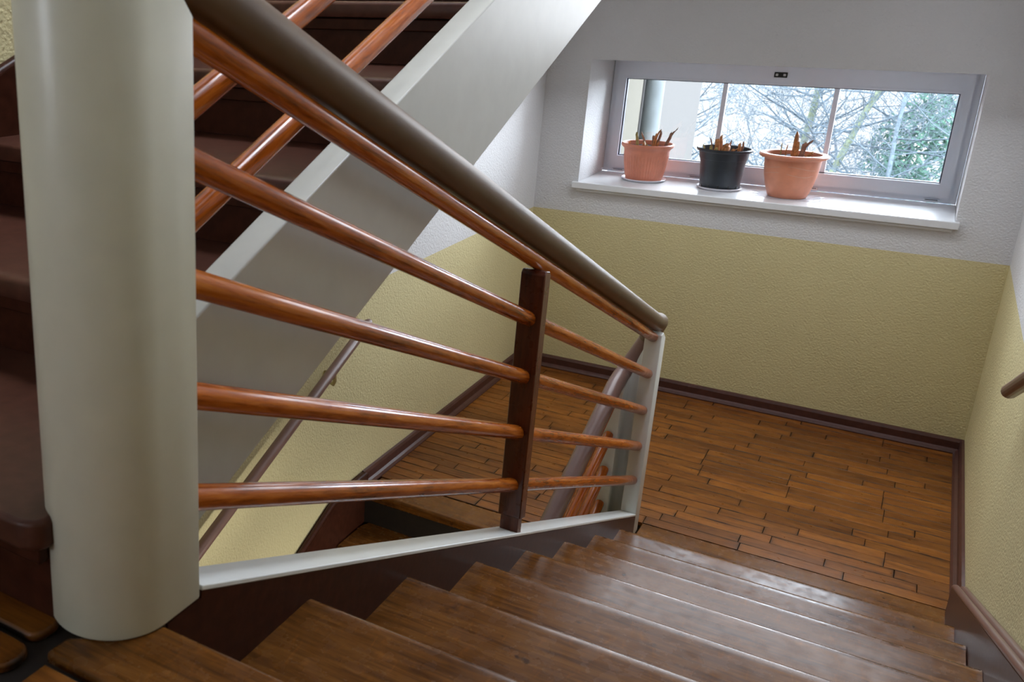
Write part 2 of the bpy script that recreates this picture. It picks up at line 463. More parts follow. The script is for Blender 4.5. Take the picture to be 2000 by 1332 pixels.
# ---------------------------------------------------------------- the shell
def wall_with_holes(name, xs, zs, holes, y0, y1, mat):
    """one mesh wall slab between y0 and y1 with rectangular openings (cells of the xs x zs grid left out)"""
    bm = bmesh.new(); vs = {}
    def vert(i, j, y):
        k = (i, j, y)
        if k not in vs:
            vs[k] = bm.verts.new((xs[i], y, zs[j]))
        return vs[k]
    nx, nz = len(xs) - 1, len(zs) - 1
    solid = lambda i, j: 0 <= i < nx and 0 <= j < nz and (i, j) not in holes
    for i in range(nx):
        for j in range(nz):
            if not solid(i, j):
                continue
            bm.faces.new((vert(i, j, y0), vert(i + 1, j, y0), vert(i + 1, j + 1, y0), vert(i, j + 1, y0)))
            bm.faces.new((vert(i, j, y1), vert(i, j + 1, y1), vert(i + 1, j + 1, y1), vert(i + 1, j, y1)))
            if not solid(i - 1, j):
                bm.faces.new((vert(i, j, y0), vert(i, j + 1, y0), vert(i, j + 1, y1), vert(i, j, y1)))
            if not solid(i + 1, j):
                bm.faces.new((vert(i + 1, j, y0), vert(i + 1, j, y1), vert(i + 1, j + 1, y1), vert(i + 1, j + 1, y0)))
            if not solid(i, j - 1):
                bm.faces.new((vert(i, j, y0), vert(i, j, y1), vert(i + 1, j, y1), vert(i + 1, j, y0)))
            if not solid(i, j + 1):
                bm.faces.new((vert(i, j + 1, y0), vert(i + 1, j + 1, y0), vert(i + 1, j + 1, y1), vert(i, j + 1, y1)))
    sharp = [e for e in bm.edges if len(e.link_faces) == 2 and abs(e.calc_face_angle(0)) > 1.0 and
             all(xs[1] - 1e-4 <= v.co.x <= xs[2] + 1e-4 and zs[1] - 1e-4 <= v.co.z <= zs[2] + 1e-4 for v in e.verts) and max(v.co.y for v in e.verts) < y0 + 1e-4]
    if sharp:
        bmesh.ops.bevel(bm, geom=sharp, offset=0.012, segments=3, profile=0.5, affect='EDGES')
    me = finish(bm); auto_smooth(me, 30)
    return struct(link(name, me, mat))


WX0, WX1, WZ0, WZ1 = -1.958, -0.235, 1.1045, 1.758
wall_with_holes('wall_far', [-2.7, WX0, WX1, 0.3], [-2.9, WZ0 - 0.036, WZ1, 5.2], {(1, 1)}, 0.0, 0.56, M['plaster'])
wall_with_holes('wall_near', [-2.7, -2.1, -1.7, 0.3], [-2.9, 2.2, 2.7, 5.2], {(1, 1)}, -7.42, -7.1, M['plaster'])  # opening added in this unseen wall to let in fill light
struct(link('wall_right', (lambda b: (bmesh.ops.create_cube(b, size=1), [setattr(v, 'co', V(0.15 + v.co.x * 0.3, -3.55 + v.co.y * 7.1, 1.15 + v.co.z * 8.1)) for v in b.verts], finish(b))[2])(bmesh.new()), M['plaster_right']))
bm = bmesh.new(); q = []
for y in (0.0, -7.1):
    for z in (-2.9, 5.2):
        q.append((bm.verts.new((xl(y, z), y, z)), bm.verts.new((xl(y, z) - 0.3, y, z))))
(a, A), (b_, B), (c_, C_), (d_, D) = q
for fc in ((a, b_, d_, c_), (A, C_, D, B), (a, A, B, b_), (c_, d_, D, C_), (b_, B, D, d_), (a, c_, C_, A)):
    bm.faces.new(fc)
struct(link('wall_left', finish(bm), M['plaster_left']))
bm = bmesh.new()                      # ceiling, with an unseen opening added for overhead light
RX = [-2.7, -1.7, -0.1, 0.3]; RY = [-7.42, -3.2, -2.3, 0.56]
for i in range(3):
    for j in range(3):
        if (i, j) != (1, 1):
            bmesh.ops.create_cube(bm, size=1, matrix=Matrix.Translation(((RX[i] + RX[i + 1]) / 2, (RY[j] + RY[j + 1]) / 2, 5.28)) @ Matrix.Diagonal((RX[i + 1] - RX[i], RY[j + 1] - RY[j], 0.16, 1)))
struct(link('ceiling', finish(bm), M['plain_white']))
struct(box('ceiling_landing', -2.19, -0.001, -1.45, -0.001, 2.36, 2.52, M['plain_white']))
struct(box('floor_lower', -2.19, 0.0, -7.1, -0.2, -2.9, -2.75, M['under']))

# ---------------------------------------------------------------- floors of oak strips
NW_Y = -1.66                        # centre of the lower newel's round
floor = sroot('floor', (-1.1, -0.9, 0))
prism('slab', [(-2.192, -0.005), (-2.192, -1.985), (-1.258, -1.985), (-1.258, -1.57), (-1.086, -1.57), (-1.086, -1.985), (-0.002, -1.985), (-0.002, -0.005)],
      -0.26, -0.014, M['under'], floor, axis='z')
plank_cache = {}


def plank(x0, x1, y0, y1, z, parent, mat, th=0.016, r=0.0006):
    key = (round(x1 - x0, 3), round(y1 - y0, 3), th, r)
    if key not in plank_cache:
        bm = bmesh.new(); bmesh.ops.create_cube(bm, size=1)
        for v in bm.verts:
            v.co = V(v.co.x * (x1 - x0), v.co.y * (y1 - y0), v.co.z * th)
        te = [e for e in bm.edges if all(v.co.z > 0 for v in e.verts)]
        bmesh.ops.bevel(bm, geom=te, offset=r, segments=1, affect='EDGES')
        me = finish(bm); me.materials.append(mat); plank_cache[key] = me
    return link('plank', plank_cache[key], mat, parent, ((x0 + x1) / 2, (y0 + y1) / 2, z - th / 2))


def lay_rows(x_of, y0, y1, wdt, z, parent, mat, rr):
    y = y1
    while y - wdt > y0 - 0.02:
        ya = max(y - wdt, y0)
        for (xa, xb) in x_of(ya, y):
            x = xb; first = True
            while x > xa + 1e-4:
                ln = rr.choice((0.30, 0.36, 0.36, 0.42, 0.42, 0.48)) * (rr.choice((0.35, 0.6, 0.8)) if first else 1); first = False
                xn = x - ln
                if xn - xa < 0.14:
                    xn = xa
                g = 0.0011
                plank(xn + g, x - g, ya + g, y - g, z + rr.uniform(-0.0006, 0.0006), parent, mat)
                x = xn
        y = ya


def rows_landing(ya, yb):
    if ya > NW_Y + 0.085:
        return [(-2.185, -0.028)]
    return [(-2.185, -1.262)]


lay_rows(rows_landing, -1.575, -0.012, 0.0651, 0.0, floor, M['parquet'], random.Random(3))
lay_rows(lambda a, b: [(-2.185, -1.262)], -1.865, -1.575, 0.0660, 0.0, floor, M['parquet'], random.Random(5))
box('edge_board', -1.084, -0.016, -2.002, -1.5775, -0.018, 0.0005, M['oak'], floor, 0.004)
box('edge_board', -2.158, -1.260, -2.005, -1.8405, -0.042, 0.0005, M['oak'], floor, 0.010, 3)

upper = sroot('floor_upper', (-1.1, -5.6, TOP))
prism('slab', [(-2.192, -4.62), (-1.262, -4.62), (-1.262, -4.66), (-1.088, -4.66), (-0.002, -4.66), (-0.002, -7.098), (-2.192, -7.098)], TOP - 0.28, TOP - 0.014, M['under'], upper, axis='z')
prism('edge_board', [(-1.176, -4.738), (-0.048, -4.738), (-0.048, -4.609), (-1.092, -4.609), (-1.118, -4.66), (-1.176, -4.70)], TOP - 0.042, TOP, M['oak'], upper, 0.008, axis='z', seg=3)
rr = random.Random(11)


def rounded_plank(x0, x1, y0, y1, rad):
    """short strip whose right end is worn round"""
    pl = [(x0, y0)] + [(x1 - rad + rad * math.cos(a), y0 + rad + rad * math.sin(a)) for a in (-1.57, -1.05, -0.52, 0)] + [(x1 - rad + rad * math.cos(a), y1 - rad + rad * math.sin(a)) for a in (0, 0.52, 1.05, 1.57)] + [(x0, y1)]
    prism('plank', pl, TOP - 0.015, TOP - 0.0002, M['parquet'], upper, 0.004, axis='z', seg=1)


rounded_plank(-1.80, -1.205, -4.726, -4.674, 0.018)
rounded_plank(-1.76, -1.192, -4.795, -4.738, 0.024)
plank(-1.160, -0.62, -4.812, -4.752, TOP, upper, M['parquet'], r=0.004)
plank(-0.612, -0.05, -4.812, -4.752, TOP, upper, M['parquet'], r=0.004)
plank(-2.18, -1.806, -4.726, -4.674, TOP, upper, M['parquet'], r=0.004)
plank(-2.18, -1.766, -4.795, -4.738, TOP, upper, M['parquet'], r=0.004)
yy = -4.822
for i in range(7):
    a0 = -1.30 - 0.11 * ((i * 2) % 3); wv = 0.066
    for x0, x1 in ((-2.18, a0 - 0.004), (a0, -0.75 - 0.07 * (i % 2)), (-0.746 - 0.07 * (i % 2), -0.05)):
        plank(x0, x1, yy - wv + 0.002, yy, TOP + rr.uniform(-0.0008, 0.0004), upper, M['parquet'], r=0.003)
    yy -= wv
box('board_field', -2.18, -0.03, -7.08, yy, TOP - 0.016, TOP, M['parquet'], upper)

# skirting boards with a small quarter-round shoe
def skirting(name, p0, p1, inward, mat):
    p0 = Vector(p0); p1 = Vector(p1); inward = Vector(inward); up = V(0, 0, 1)
    sec = [(0, 0), (0.034, 0), (0.034, 0.006), (0.027, 0.016), (0.016, 0.022), (0.016, 0.056), (0.010, 0.067), (0.0, 0.070)]
    bm = bmesh.new(); ra = [bm.verts.new(p0 + inward * u + up * v) for u, v in sec]; rb = [bm.verts.new(p1 + inward * u + up * v) for u, v in sec]
    for i in range(len(sec)):
        j = (i + 1) % len(sec); bm.faces.new((ra[i], ra[j], rb[j], rb[i]))
    bm.faces.new(ra[::-1]); bm.faces.new(rb)
    return struct(link(name, finish(bm), mat))


skirting('baseboard_far', (xl(0, 0) + 0.001, -0.0005, 0), (-0.0005, -0.0005, 0), (0, -1, 0), M['skirt'])
skirting('baseboard_right', (-0.0005, -0.0005, 0), (-0.0005, -1.575, 0), (-1, 0, 0), M['skirt'])
skirting('baseboard_left', (xl(0, 0) + 0.002, -0.0005, 0), (xl(-1.86, 0) + 0.002, -1.96, 0), (1, 0, 0), M['skirt'])

# ---------------------------------------------------------------- window and sill
FY = 0.460
win = sroot('window_1', (-1.1, FY, WZ0))


def ring(name, x0, x1, z0, z1, t, y0, y1, mat, parent, r=0.004, tb=None, tt=None):
    """rectangular frame with mitred corners, bevelled"""
    tb = tb or t; tt = tt or t
    bm = bmesh.new(); out = [(x0, z0), (x1, z0), (x1, z1), (x0, z1)]; inn = [(x0 + t, z0 + tb), (x1 - t, z0 + tb), (x1 - t, z1 - tt), (x0 + t, z1 - tt)]
    P = [[bm.verts.new((a, y, b)) for a, b in s] for s, y in ((out, y0), (inn, y0), (inn, y1), (out, y1))]
    for i in range(4):
        j = (i + 1) % 4
        for k in range(4):
            l = (k + 1) % 4; bm.faces.new((P[k][i], P[k][j], P[l][j], P[l][i]))
    bmesh.ops.recalc_face_normals(bm, faces=bm.faces)
    eds = [e for e in bm.edges if abs((e.verts[0].co - e.verts[1].co).y) < 1e-5 and not (abs(e.verts[0].co.x - e.verts[1].co.x) > 1e-4 and abs(e.verts[0].co.z - e.verts[1].co.z) > 1e-4)]
    bmesh.ops.bevel(bm, geom=eds, offset=r, segments=2, affect='EDGES')
    c = V((x0 + x1) / 2, (y0 + y1) / 2, (z0 + z1) / 2)
    for v in bm.verts:
        v.co -= c
    me = finish(bm); auto_smooth(me, 30)
    return link(name, me, mat, parent, c)


ring('frame', WX0 + 0.002, WX1 - 0.002, WZ0 + 0.001, WZ1 - 0.001, 0.040, FY, FY + 0.06, M['pvc'], win, 0.003)
sash = ring('sash', WX0 + 0.026, WX1 - 0.030, WZ0 + 0.026, WZ1 - 0.018, 0.052, FY - 0.016, FY + 0.05, M['pvc'], win, 0.006, 0.072, 0.100)
ring('glazing_bead', WX0 + 0.066, WX1 - 0.071, WZ0 + 0.084, WZ1 - 0.106, 0.013, FY - 0.0195, FY - 0.010, M['pvc'], win, 0.002)
ring('gasket', WX0 + 0.074, WX1 - 0.079, WZ0 + 0.092, WZ1 - 0.114, 0.010, FY + 0.004, FY + 0.03, M['gasket'], win, 0.001)
gx = [WX0 + 0.080, -1.362, -0.836, WX1 - 0.085]
for i in range(3):
    box('pane', gx[i] + (0.009 if i else 0), gx[i + 1] - (0.009 if i < 2 else 0), FY + 0.018, FY + 0.022, WZ0 + 0.097, WZ1 - 0.119, M['glass'], win)
for x in gx[1:3]:
    bar = box('glazing_bar', x - 0.0115, x + 0.0115, FY + 0.006, FY + 0.034, WZ0 + 0.095, WZ1 - 0.117, M['pvc'], win, 0.003)
lt = box('latch_plate', -1.133, -1.071, FY - 0.0225, FY - 0.0155, 1.679, 1.706, M['black'], win, 0.002)
for x in (-1.120, -1.084):
    box('screw', x - 0.006, x + 0.006, FY - 0.0245, FY - 0.0220, 1.6865, 1.6985, M['steel'], lt, 0.002)
for x in (-1.867, -1.446, -0.872, -0.340):
    box('hinge_cover', x - 0.033, x + 0.033, FY - 0.012, FY - 0.0005, 1.1075, 1.1255, M['pvc'], win, 0.003)
    box('hinge_slot', x - 0.026, x + 0.026, FY - 0.0135, FY - 0.0115, 1.119, 1.1225, M['gasket'], win)
sill = prism('sill', [(-1.985, -0.030), (-0.217, -0.030), (-0.217, -0.0005), (WX1 - 0.0005, -0.0005), (WX1 - 0.0005, FY + 0.001), (WX0 + 0.0005, FY + 0.001), (WX0 + 0.0005, -0.0005), (-1.985, -0.0005)], WZ0 - 0.0355, WZ0, M['sill'], win, 0.004, axis='z')
box('sill_apron', -1.96, -0.24, -0.018, -0.0005, WZ0 - 0.050, WZ0 - 0.037, M['sill'], win, 0.003)

def worn_tread(name, x0, x1, yb, yn, z, mat, parent, d=1):
    """board with a front edge worn gently round; d = +1 when the nosing faces +y"""
    prof = [(yb, z - 0.040), (yb, z), (yn - d * 0.036, z), (yn - d * 0.030, z), (yn - d * 0.020, z - 0.0004), (yn - d * 0.012, z - 0.0014), (yn - d * 0.006, z - 0.0030),
            (yn - d * 0.002, z - 0.0058), (yn, z - 0.0105), (yn, z - 0.032), (yn - d * 0.003, z - 0.038), (yn - d * 0.008, z - 0.040)]
    o = prism(name, prof, x0, x1, mat, parent)
    auto_smooth(o.data, 40)
    return o


# ---------------------------------------------------------------- stair flights
DESC = 'flight of stairs'
fa = thing('stair_flight', 'oak staircase descending from the foreground to the parquet landing', 'staircase', (-0.57, -2.0, 0), 'flights of the staircase')
for k in range(1, 8):
    z = (8 - k) * RISE
    worn_tread('tread', XA + 0.001, XB - 0.001 - (0.0 if k % 2 else 0.002), ay(k - 1) - 0.05 if k > 1 else -4.655, ay(k), z, M['oak'], fa)
for k in range(0, 8):
    z1 = (8 - k) * RISE - 0.041; z0 = (7 - k) * RISE + 0.001
    yk = (ay(k) if k else -4.612) - 0.045
    box('riser', XA + 0.002, XB - 0.002, yk - 0.018, yk, z0, z1, M['brown'], fa)
# inner string: cream top and outside, brown inside face
s_in = prism('inner_string', [(-4.60, string_top_a(-4.6) - 0.33), (-4.60, TOP - 0.001), (-4.535, TOP - 0.001), (-4.533, string_top_a(-4.533)), (-1.7205, string_top_a(-1.7205)), (-1.7205, string_top_a(-1.7205) - 0.33)], XA - 0.058, XA - 0.004, M['cream'], fa, 0.003)
prism('string_top_lit', [(-4.534, string_top_a(-4.534) - 0.006), (-4.534, string_top_a(-4.534) + 0.003), (-1.7215, string_top_a(-1.7215) + 0.003), (-1.7215, string_top_a(-1.7215) - 0.006)], XA - 0.060, XA + 0.0015, M['cap'], fa, 0.002)  # strip along the string's top, overhead light put into its colour
prism('string_facing', [(-4.606, TOP - 0.36), (-4.606, TOP - 0.001), (-4.536, TOP - 0.001), (-4.534, string_top_a(-4.534) - 0.006), (-1.7225, string_top_a(-1.7225) - 0.006), (-1.7225, string_top_a(-1.7225) - 0.32)], XA - 0.004, XA + 0.001, M['brown'], fa)


def string_r(y):
    return 0.203 + 0.412 * (-1.836 - y)


ws = prism('wall_string', [(-1.592, -0.016), (-1.592, 0.095), (-1.602, string_r(-1.602)), (-4.6, string_r(-4.6)), (-4.6, string_r(-4.6) - 0.38), (-2.3, -0.016)], XB, -0.001, M['brown'], fa, 0.003)
for (xx, rad) in ((-0.036, 0.011), (-0.013, 0.013)):
    tube('string_moulding', [(xx, -1.592, string_r(-1.592)), (xx, -1.62, string_r(-1.62) + 0.004), (xx, -4.59, string_r(-4.59) + 0.004)], rad, M['wall_rail'], ws, 10)

fb = thing('stair_flight', 'brown painted staircase rising behind the cream newel', 'staircase', (-1.7, -4.7, TOP), 'flights of the staircase')
BN = [(-4.724, 1.438), (-4.345, 1.592), (-3.965, 1.742), (-3.584, 1.896), (-3.205, 2.047), (-2.825, 2.200), (-2.445, 2.355), (-2.065, 2.510)]
SK = 0.0


def skew(p):
    return V(p.x, p.y + SK * (p.x + 2.0), p.z)


for k, (y, z) in enumerate(BN):
    yb = (BN[k + 1][0] if k + 1 < len(BN) else y + 0.34) + 0.06
    x0 = xl(y, z) + 0.030
    x1 = -1.257
    if k == 0:
        prism('tread', [(x0, y), (-1.225, y), (-1.204, y + 0.010), (-1.197, y + 0.024), (-1.20, y + 0.045), (-1.258, y + 0.11), (-1.258, yb), (x0, yb)], z - 0.042, z, M['brown_tread'], fb, 0.009, axis='z', seg=3, f=skew)
    else:
        worn_tread('tread', x0, x1, yb, y, z, M['brown_tread'], fb, -1)
    zl = BN[k - 1][1] if k else TOP
    box('riser', x0, -1.257 if k else -1.205, y + 0.040, y + 0.058, zl + 0.001, z - 0.041, M['brown'], fb, f=skew)
    box('riser_moulding', x0, -1.257 if k else -1.215, y + 0.022, y + 0.039, z - 0.070, z - 0.042, M['brown'], fb, 0.003, f=skew)
prism('inner_string', [(-4.537, string_top_b(-4.537)), (-1.70, string_top_b(-1.70)), (-1.70, string_top_b(-1.70) - 0.325), (-4.537, string_top_b(-4.537) - 0.325)], -1.252, -1.196, M['string_paint'], fb, 0.003)
bs = lambda y: 1.892 + 0.415 * (y + 3.856)
lw = lambda p: V(xl(p.y, p.z) + (0.001 if p.x < 0.5 else 0.034), p.y, p.z)
prism('wall_string', [(-4.80, TOP + 0.002), (-4.80, bs(-4.80)), (-1.7, bs(-1.7)), (-1.7, bs(-1.7) - 0.38), (-4.6, bs(-4.6) - 0.34)], 0, 1, M['brown'], fb, 0.0, f=lw)
tube('string_moulding', [(xl(0, 0) + 0.018, -4.80, bs(-4.80)), (xl(0, 0) + 0.018, -1.7, bs(-1.7))], 0.016, M['brown'], fb, 10)
sf = [(-4.64, TOP - 0.02), (-4.58, TOP - 0.03), (-1.70, string_top_b(-1.70) - 0.315), (-1.70, string_top_b(-1.70) - 0.285), (-4.53, string_top_b(-4.53) - 0.285)]
prism('soffit', sf, xl(0, 0) + 0.036, -1.253, M['plain_white'], fb)

fc = thing('stair_flight', 'staircase running down from the landing along the left wall', 'staircase', (-1.72, -2.0, 0), 'flights of the staircase')
CN = [(-2.232, -0.160), (-2.61, -0.32), (-2.99, -0.48), (-3.37, -0.64), (-3.75, -0.80)]
for k, (y, z) in enumerate(CN):
    yb = (CN[k - 1][0] if k else -2.005) + 0.045
    x0 = xl(y, z) + 0.036
    prism('tread', [(x0, y), (-1.258, y), (-1.258, yb), (x0 + 0.05, yb), (x0 + 0.015, yb - 0.02), (x0, yb - 0.07)], z - 0.04, z, M['oak'], fc, 0.009, axis='z', seg=3)
    yp = (CN[k - 1][0] if k else -2.005) + 0.035; zp = (CN[k - 1][1] if k else 0.0)
    box('riser', xl(y, z) + 0.046, -1.258, yp, yp + 0.018, z - 0.03, zp - 0.043, M['brown'], fc)
cs = lambda y: 0.036 + 0.455 * (y + 2.264)
lc = lambda p: V(xl(p.y, p.z) + (0.001 if p.x < 0.5 else 0.035), p.y, p.z)
prism('wall_string', [(-1.962, -0.25), (-1.962, 0.066), (-2.16, 0.062), (-2.264, cs(-2.264) - 0.004), (-4.1, cs(-4.1)), (-4.1, cs(-4.1) - 0.38)], 0, 1, M['brown'], fc, f=lc)
tube('string_moulding', [(xl(0, 0) + 0.02, -1.965, 0.058), (xl(0, 0) + 0.02, -2.16, 0.056), (xl(0, 0) + 0.02, -2.264, cs(-2.264) - 0.008), (xl(0, 0) + 0.02, -4.1, cs(-4.1))], 0.014, M['brown'], fc, 8)
cst = lambda y: -0.02 + 0.42 * (y + 1.72)
prism('inner_string', [(-1.7205, cst(-1.72)), (-4.1, cst(-4.1)), (-4.1, cst(-4.1) - 0.33), (-1.7205, cst(-1.72) - 0.33)], -1.254, -1.196, M['cream'], fc, 0.003)


# ---------------------------------------------------------------- newels: bent U-shaped shells joining two strings
def newel(name, label, yc, sgn, ye, z_bot, top_a, top_b, parent_loc, mat, end_drop=0.012):
    """plan: two legs from y=ye to yc, closed by a half round on the side sgn; top climbs from leg a (x=-1.309) to leg b"""
    n = thing(name, label, 'newel', parent_loc, 'newels of the staircase')
    xc = -1.172; ro = 0.0855; ri = 0.025; seg = 28
    plan_o, plan_i, tt = [], [], []
    path = [(-90.0 * 0, 'leg')]
    pts = []
    # parameter along the shell: leg a, arc, leg b
    for s in (0.0, 0.5, 1.0):
        pts.append(('a', s))
    for i in range(1, seg):
        pts.append(('r', i / seg))
    for s in (1.0, 0.5, 0.0):
        pts.append(('b', s))
    la = abs(yc - ye); tot = 2 * la + math.pi * 0.055
    bm = bmesh.new(); cols = []
    for kind, s in pts:
        if kind == 'a':
            y = ye + (yc - ye) * s; o = (xc + ro, y); i_ = (xc + ri, y); d = la * s
        elif kind == 'b':
            y = ye + (yc - ye) * s; o = (xc - ro, y); i_ = (xc - ri, y); d = tot - la * s
        else:
            an = math.pi * s; o = (xc + ro * math.cos(an), yc + sgn * ro * math.sin(an)); i_ = (xc + ri * math.cos(an), yc + sgn * ri * math.sin(an)); d = la + math.pi * 0.055 * s
        u = d / tot; u = u * u * (3 - 2 * u); z = top_a + (top_b - top_a) * u
        if kind != 'r' and s == 0.0:
            z -= end_drop
        zb = z_bot(o[1], u)
        cols.append([bm.verts.new((o[0], o[1], zb)), bm.verts.new((o[0], o[1], z)), bm.verts.new((i_[0], i_[1], z)), bm.verts.new((i_[0], i_[1], zb))])
    for i in range(len(cols) - 1):
        for k in range(4):
            l = (k + 1) % 4; bm.faces.new((cols[i][k], cols[i][l], cols[i + 1][l], cols[i + 1][k]))
    bm.faces.new(cols[0][::-1]); bm.faces.new(cols[-1])
    bmesh.ops.recalc_face_normals(bm, faces=bm.faces)
    sharp = [e for e in bm.edges if len(e.link_faces) == 2 and e.calc_face_angle(0) > 1.0]
    bmesh.ops.bevel(bm, geom=sharp, offset=0.004, segments=2, profile=0.5, affect='EDGES')
    loc = Vector(parent_loc)
    for v in bm.verts:
        v.co -= loc
    me = finish(bm); auto_smooth(me, 35)
    link('shell', me, mat, n, loc)
    return n


n1 = newel('newel_post', 'slim cream newel between lower flight and parquet landing', NW_Y, 1, -1.72, lambda y, u: 0.001, 0.872, 0.615, (-1.172, -1.66, 0), M['white_paint'])
n2 = newel('newel_post', 'large rounded cream newel column in the left foreground', -4.61, -1, -4.5375, lambda y, u: TOP + 0.0008, 2.064, 2.33, (-1.172, -4.61, TOP), M['cream'], 0.034)

# ---------------------------------------------------------------- balustrades
XR = -1.117
RZ = [1.423, 1.275, 1.124, 0.972, 0.824]
RS = 0.4165
ba = thing('balustrade', 'wooden five-bar balustrade with thick brown handrail beside descending oak stairs', 'railing', (XR, -3.15, 0.72), 'balustrades of the staircase')
for zi in RZ:
    f = lambda y, zi=zi: zi - RS * (y + 3.1)
    rod('rail_bar', (XR, -4.56, f(-4.56)), (XR, -1.718, f(-1.718)), 0.0185, M['rod'], ba)
hz = lambda y: 1.4845 - RS * (y + 3.1)
hp = [(XR, -4.60, hz(-4.60)), (XR, -4.2, hz(-4.2)), (XR, -3.4, hz(-3.4)), (XR, -2.6, hz(-2.6)), (XR, -2.0, hz(-2.0)), (XR + 0.001, -1.74, hz(-1.74))]
# turn over the newel, dropping steeply to the flight below
ztop = hz(-1.69); zend = 0.648
for i in range(0, 15):
    s = i / 14; an = math.pi * s
    u = s * s * (3 - 2 * s)
    hp.append((-1.172 + 0.055 * math.cos(an), -1.665 + 0.062 * math.sin(an), ztop + (zend - ztop) * u))
bc = thing('balustrade', 'wooden bar balustrade with brown handrail descending beyond the slim cream newel', 'railing', (-1.226, -2.4, -0.3), 'balustrades of the staircase')
tube('handrail', hp[:13], 0.0335, M['rail_plastic'], ba, 20)
hcz = lambda y: 0.634 + 0.40 * (y + 1.75)
hq = hp[12:] + [(-1.226, -1.75, hcz(-1.75)), (-1.224, -1.95, hcz(-1.95)), (-1.222, -2.5, hcz(-2.5)), (-1.222, -3.3, hcz(-3.3)), (-1.222, -4.0, hcz(-4.0))]
tube('handrail', hq, 0.0315, M['wall_rail'], bc, 20)
for z in (0.571, 0.420, 0.269, 0.116):
    rod('rail_bar', (-1.229, -1.721, z), (-1.229, -4.0, z - 0.42 * 2.279), 0.0185, M['rod'], bc)
post = prism('baluster_post', [(-3.197, string_top_a(-3.197) + 0.044), (-3.197, 1.428), (-3.188, 1.437), (-3.164, 1.432), (-3.155, 1.422), (-3.155, string_top_a(-3.155) + 0.048)], XA - 0.058, XA + 0.002, M['post'], ba, 0.003)
prism('post_foot', [(-3.192, string_top_a(-3.192) - 0.001), (-3.192, string_top_a(-3.192) + 0.046), (-3.160, string_top_a(-3.160) + 0.050), (-3.160, string_top_a(-3.160) - 0.001)], XA - 0.052, XA - 0.004, M['post'], ba, 0.002)

bb = thing('balustrade', 'wooden bars of the balustrade climbing with the brown staircase', 'railing', (-1.224, -4.5, 1.6), 'balustrades of the staircase')
for i in range(5):
    off = 0.123 + 0.155 * i
    rod('rail_bar', (-1.224, -4.56, string_top_b(-4.56) + off), (-1.224, -1.75, string_top_b(-1.75) + off), 0.0185, M['rod'], bb)
off = 0.123 + 0.155 * 4 + 0.063
hb = [(XR, -4.60, hz(-4.60))]
za = hz(-4.61); zb = string_top_b(-4.61) + off
for i in range(1, 15):
    s = i / 14; an = math.pi * s; u = s * s * (3 - 2 * s)
    hb.append((-1.172 + 0.055 * math.cos(an), -4.605 - 0.062 * math.sin(an), za + (zb - za) * u))
hb += [(-1.224, -4.5, string_top_b(-4.5) + off), (-1.224, -3.0, string_top_b(-3.0) + off), (-1.224, -1.75, string_top_b(-1.75) + off)]
tube('handrail', hb, 0.033, M['rail_plastic'], bb, 20)

# ---------------------------------------------------------------- handrails on the walls
lz = lambda y: 0.803 + 0.436 * (y + 2.078)
LX = xl(0, 0) + 0.06
wl = thing('wall_handrail', 'thin purple-brown handrail sloping down the yellow left wall', 'handrail', (LX, -2.08, 0.8), 'handrails on the walls')
tube('rail', [(LX, -2.068, lz(-2.068)), (LX, -2.082, lz(-2.082)), (LX, -3.0, lz(-3.0)), (LX, -4.2, lz(-4.2))], [0.013, 0.0205, 0.0205, 0.0205], M['wall_rail'], wl, 16)
for y in (-2.345, -3.5):
    xw = xl(0, 0)
    tube('bracket', [(LX + 0.002, y, lz(y) - 0.018), (LX - 0.001, y + 0.01, lz(y) - 0.052), (LX - 0.012, y + 0.018, lz(y) - 0.072), (xw + 0.014, y + 0.026, lz(y) - 0.066), (xw - 0.001, y + 0.032, lz(y) - 0.030)], 0.009, M['bracket'], wl, 10)
rz = lambda y: 0.908 + 0.44 * (-1.785 - y)
wr = thing('wall_handrail', 'short end of brown handrail on the right wall', 'handrail', (-0.05, -1.8, 0.9), 'handrails on the walls')
tube('rail', [(-0.05, -1.777, rz(-1.777)), (-0.05, -1.784, rz(-1.784)), (-0.05, -2.8, rz(-2.8)), (-0.05, -4.8, rz(-4.8))], [0.018, 0.0225, 0.0225, 0.0225], M['wall_rail'], wr, 18)
for y in (-2.45, -3.7):
    tube('bracket', [(-0.05, y, rz(y) - 0.018), (-0.048, y, rz(y) - 0.05), (-0.03, y, rz(y) - 0.06), (0.001, y, rz(y) - 0.045)], 0.0075, M['bracket'], wr, 10)


# ---------------------------------------------------------------- potted stubs on the sill
def dry_stem(parent, base, h, r, lean, mat, rr, forked=False):
    p = Vector(base); d = V(lean[0], lean[1], 1).normalized()
    pts = [p + d * (h * t) + V(rr.uniform(-1, 1), rr.uniform(-1, 1), 0) * r * 0.35 for t in (0, 0.35, 0.7, 0.92, 1.0)]
    bm = bmesh.new(); tube_bm(bm, [q - p for q in pts], [r * 1.15, r, r * 0.95, r * 0.9, r * 0.55], 7)
    if forked:
        q = pts[2] - p
        tube_bm(bm, [q, q + d * h * 0.25 + V(r * 1.2, 0, h * 0.1), q + d * h * 0.42 + V(r * 2.4, 0.0, h * 0.12)], [r * 0.6, r * 0.4, r * 0.08], 5)
    # ragged cut top
    top = [v for v in bm.verts if (v.co).dot(d) > h * 0.93]
    for v in top:
        v.co += d * rr.uniform(-0.1, 0.12) * h
    me = finish(bm); auto_smooth(me, 40)
    return link('stem', me, mat, parent, p)


rp = random.Random(21)
PS = 0.92                            # everything in the pots is drawn at this share of its listed size
PZ = WZ0 + 0.0005


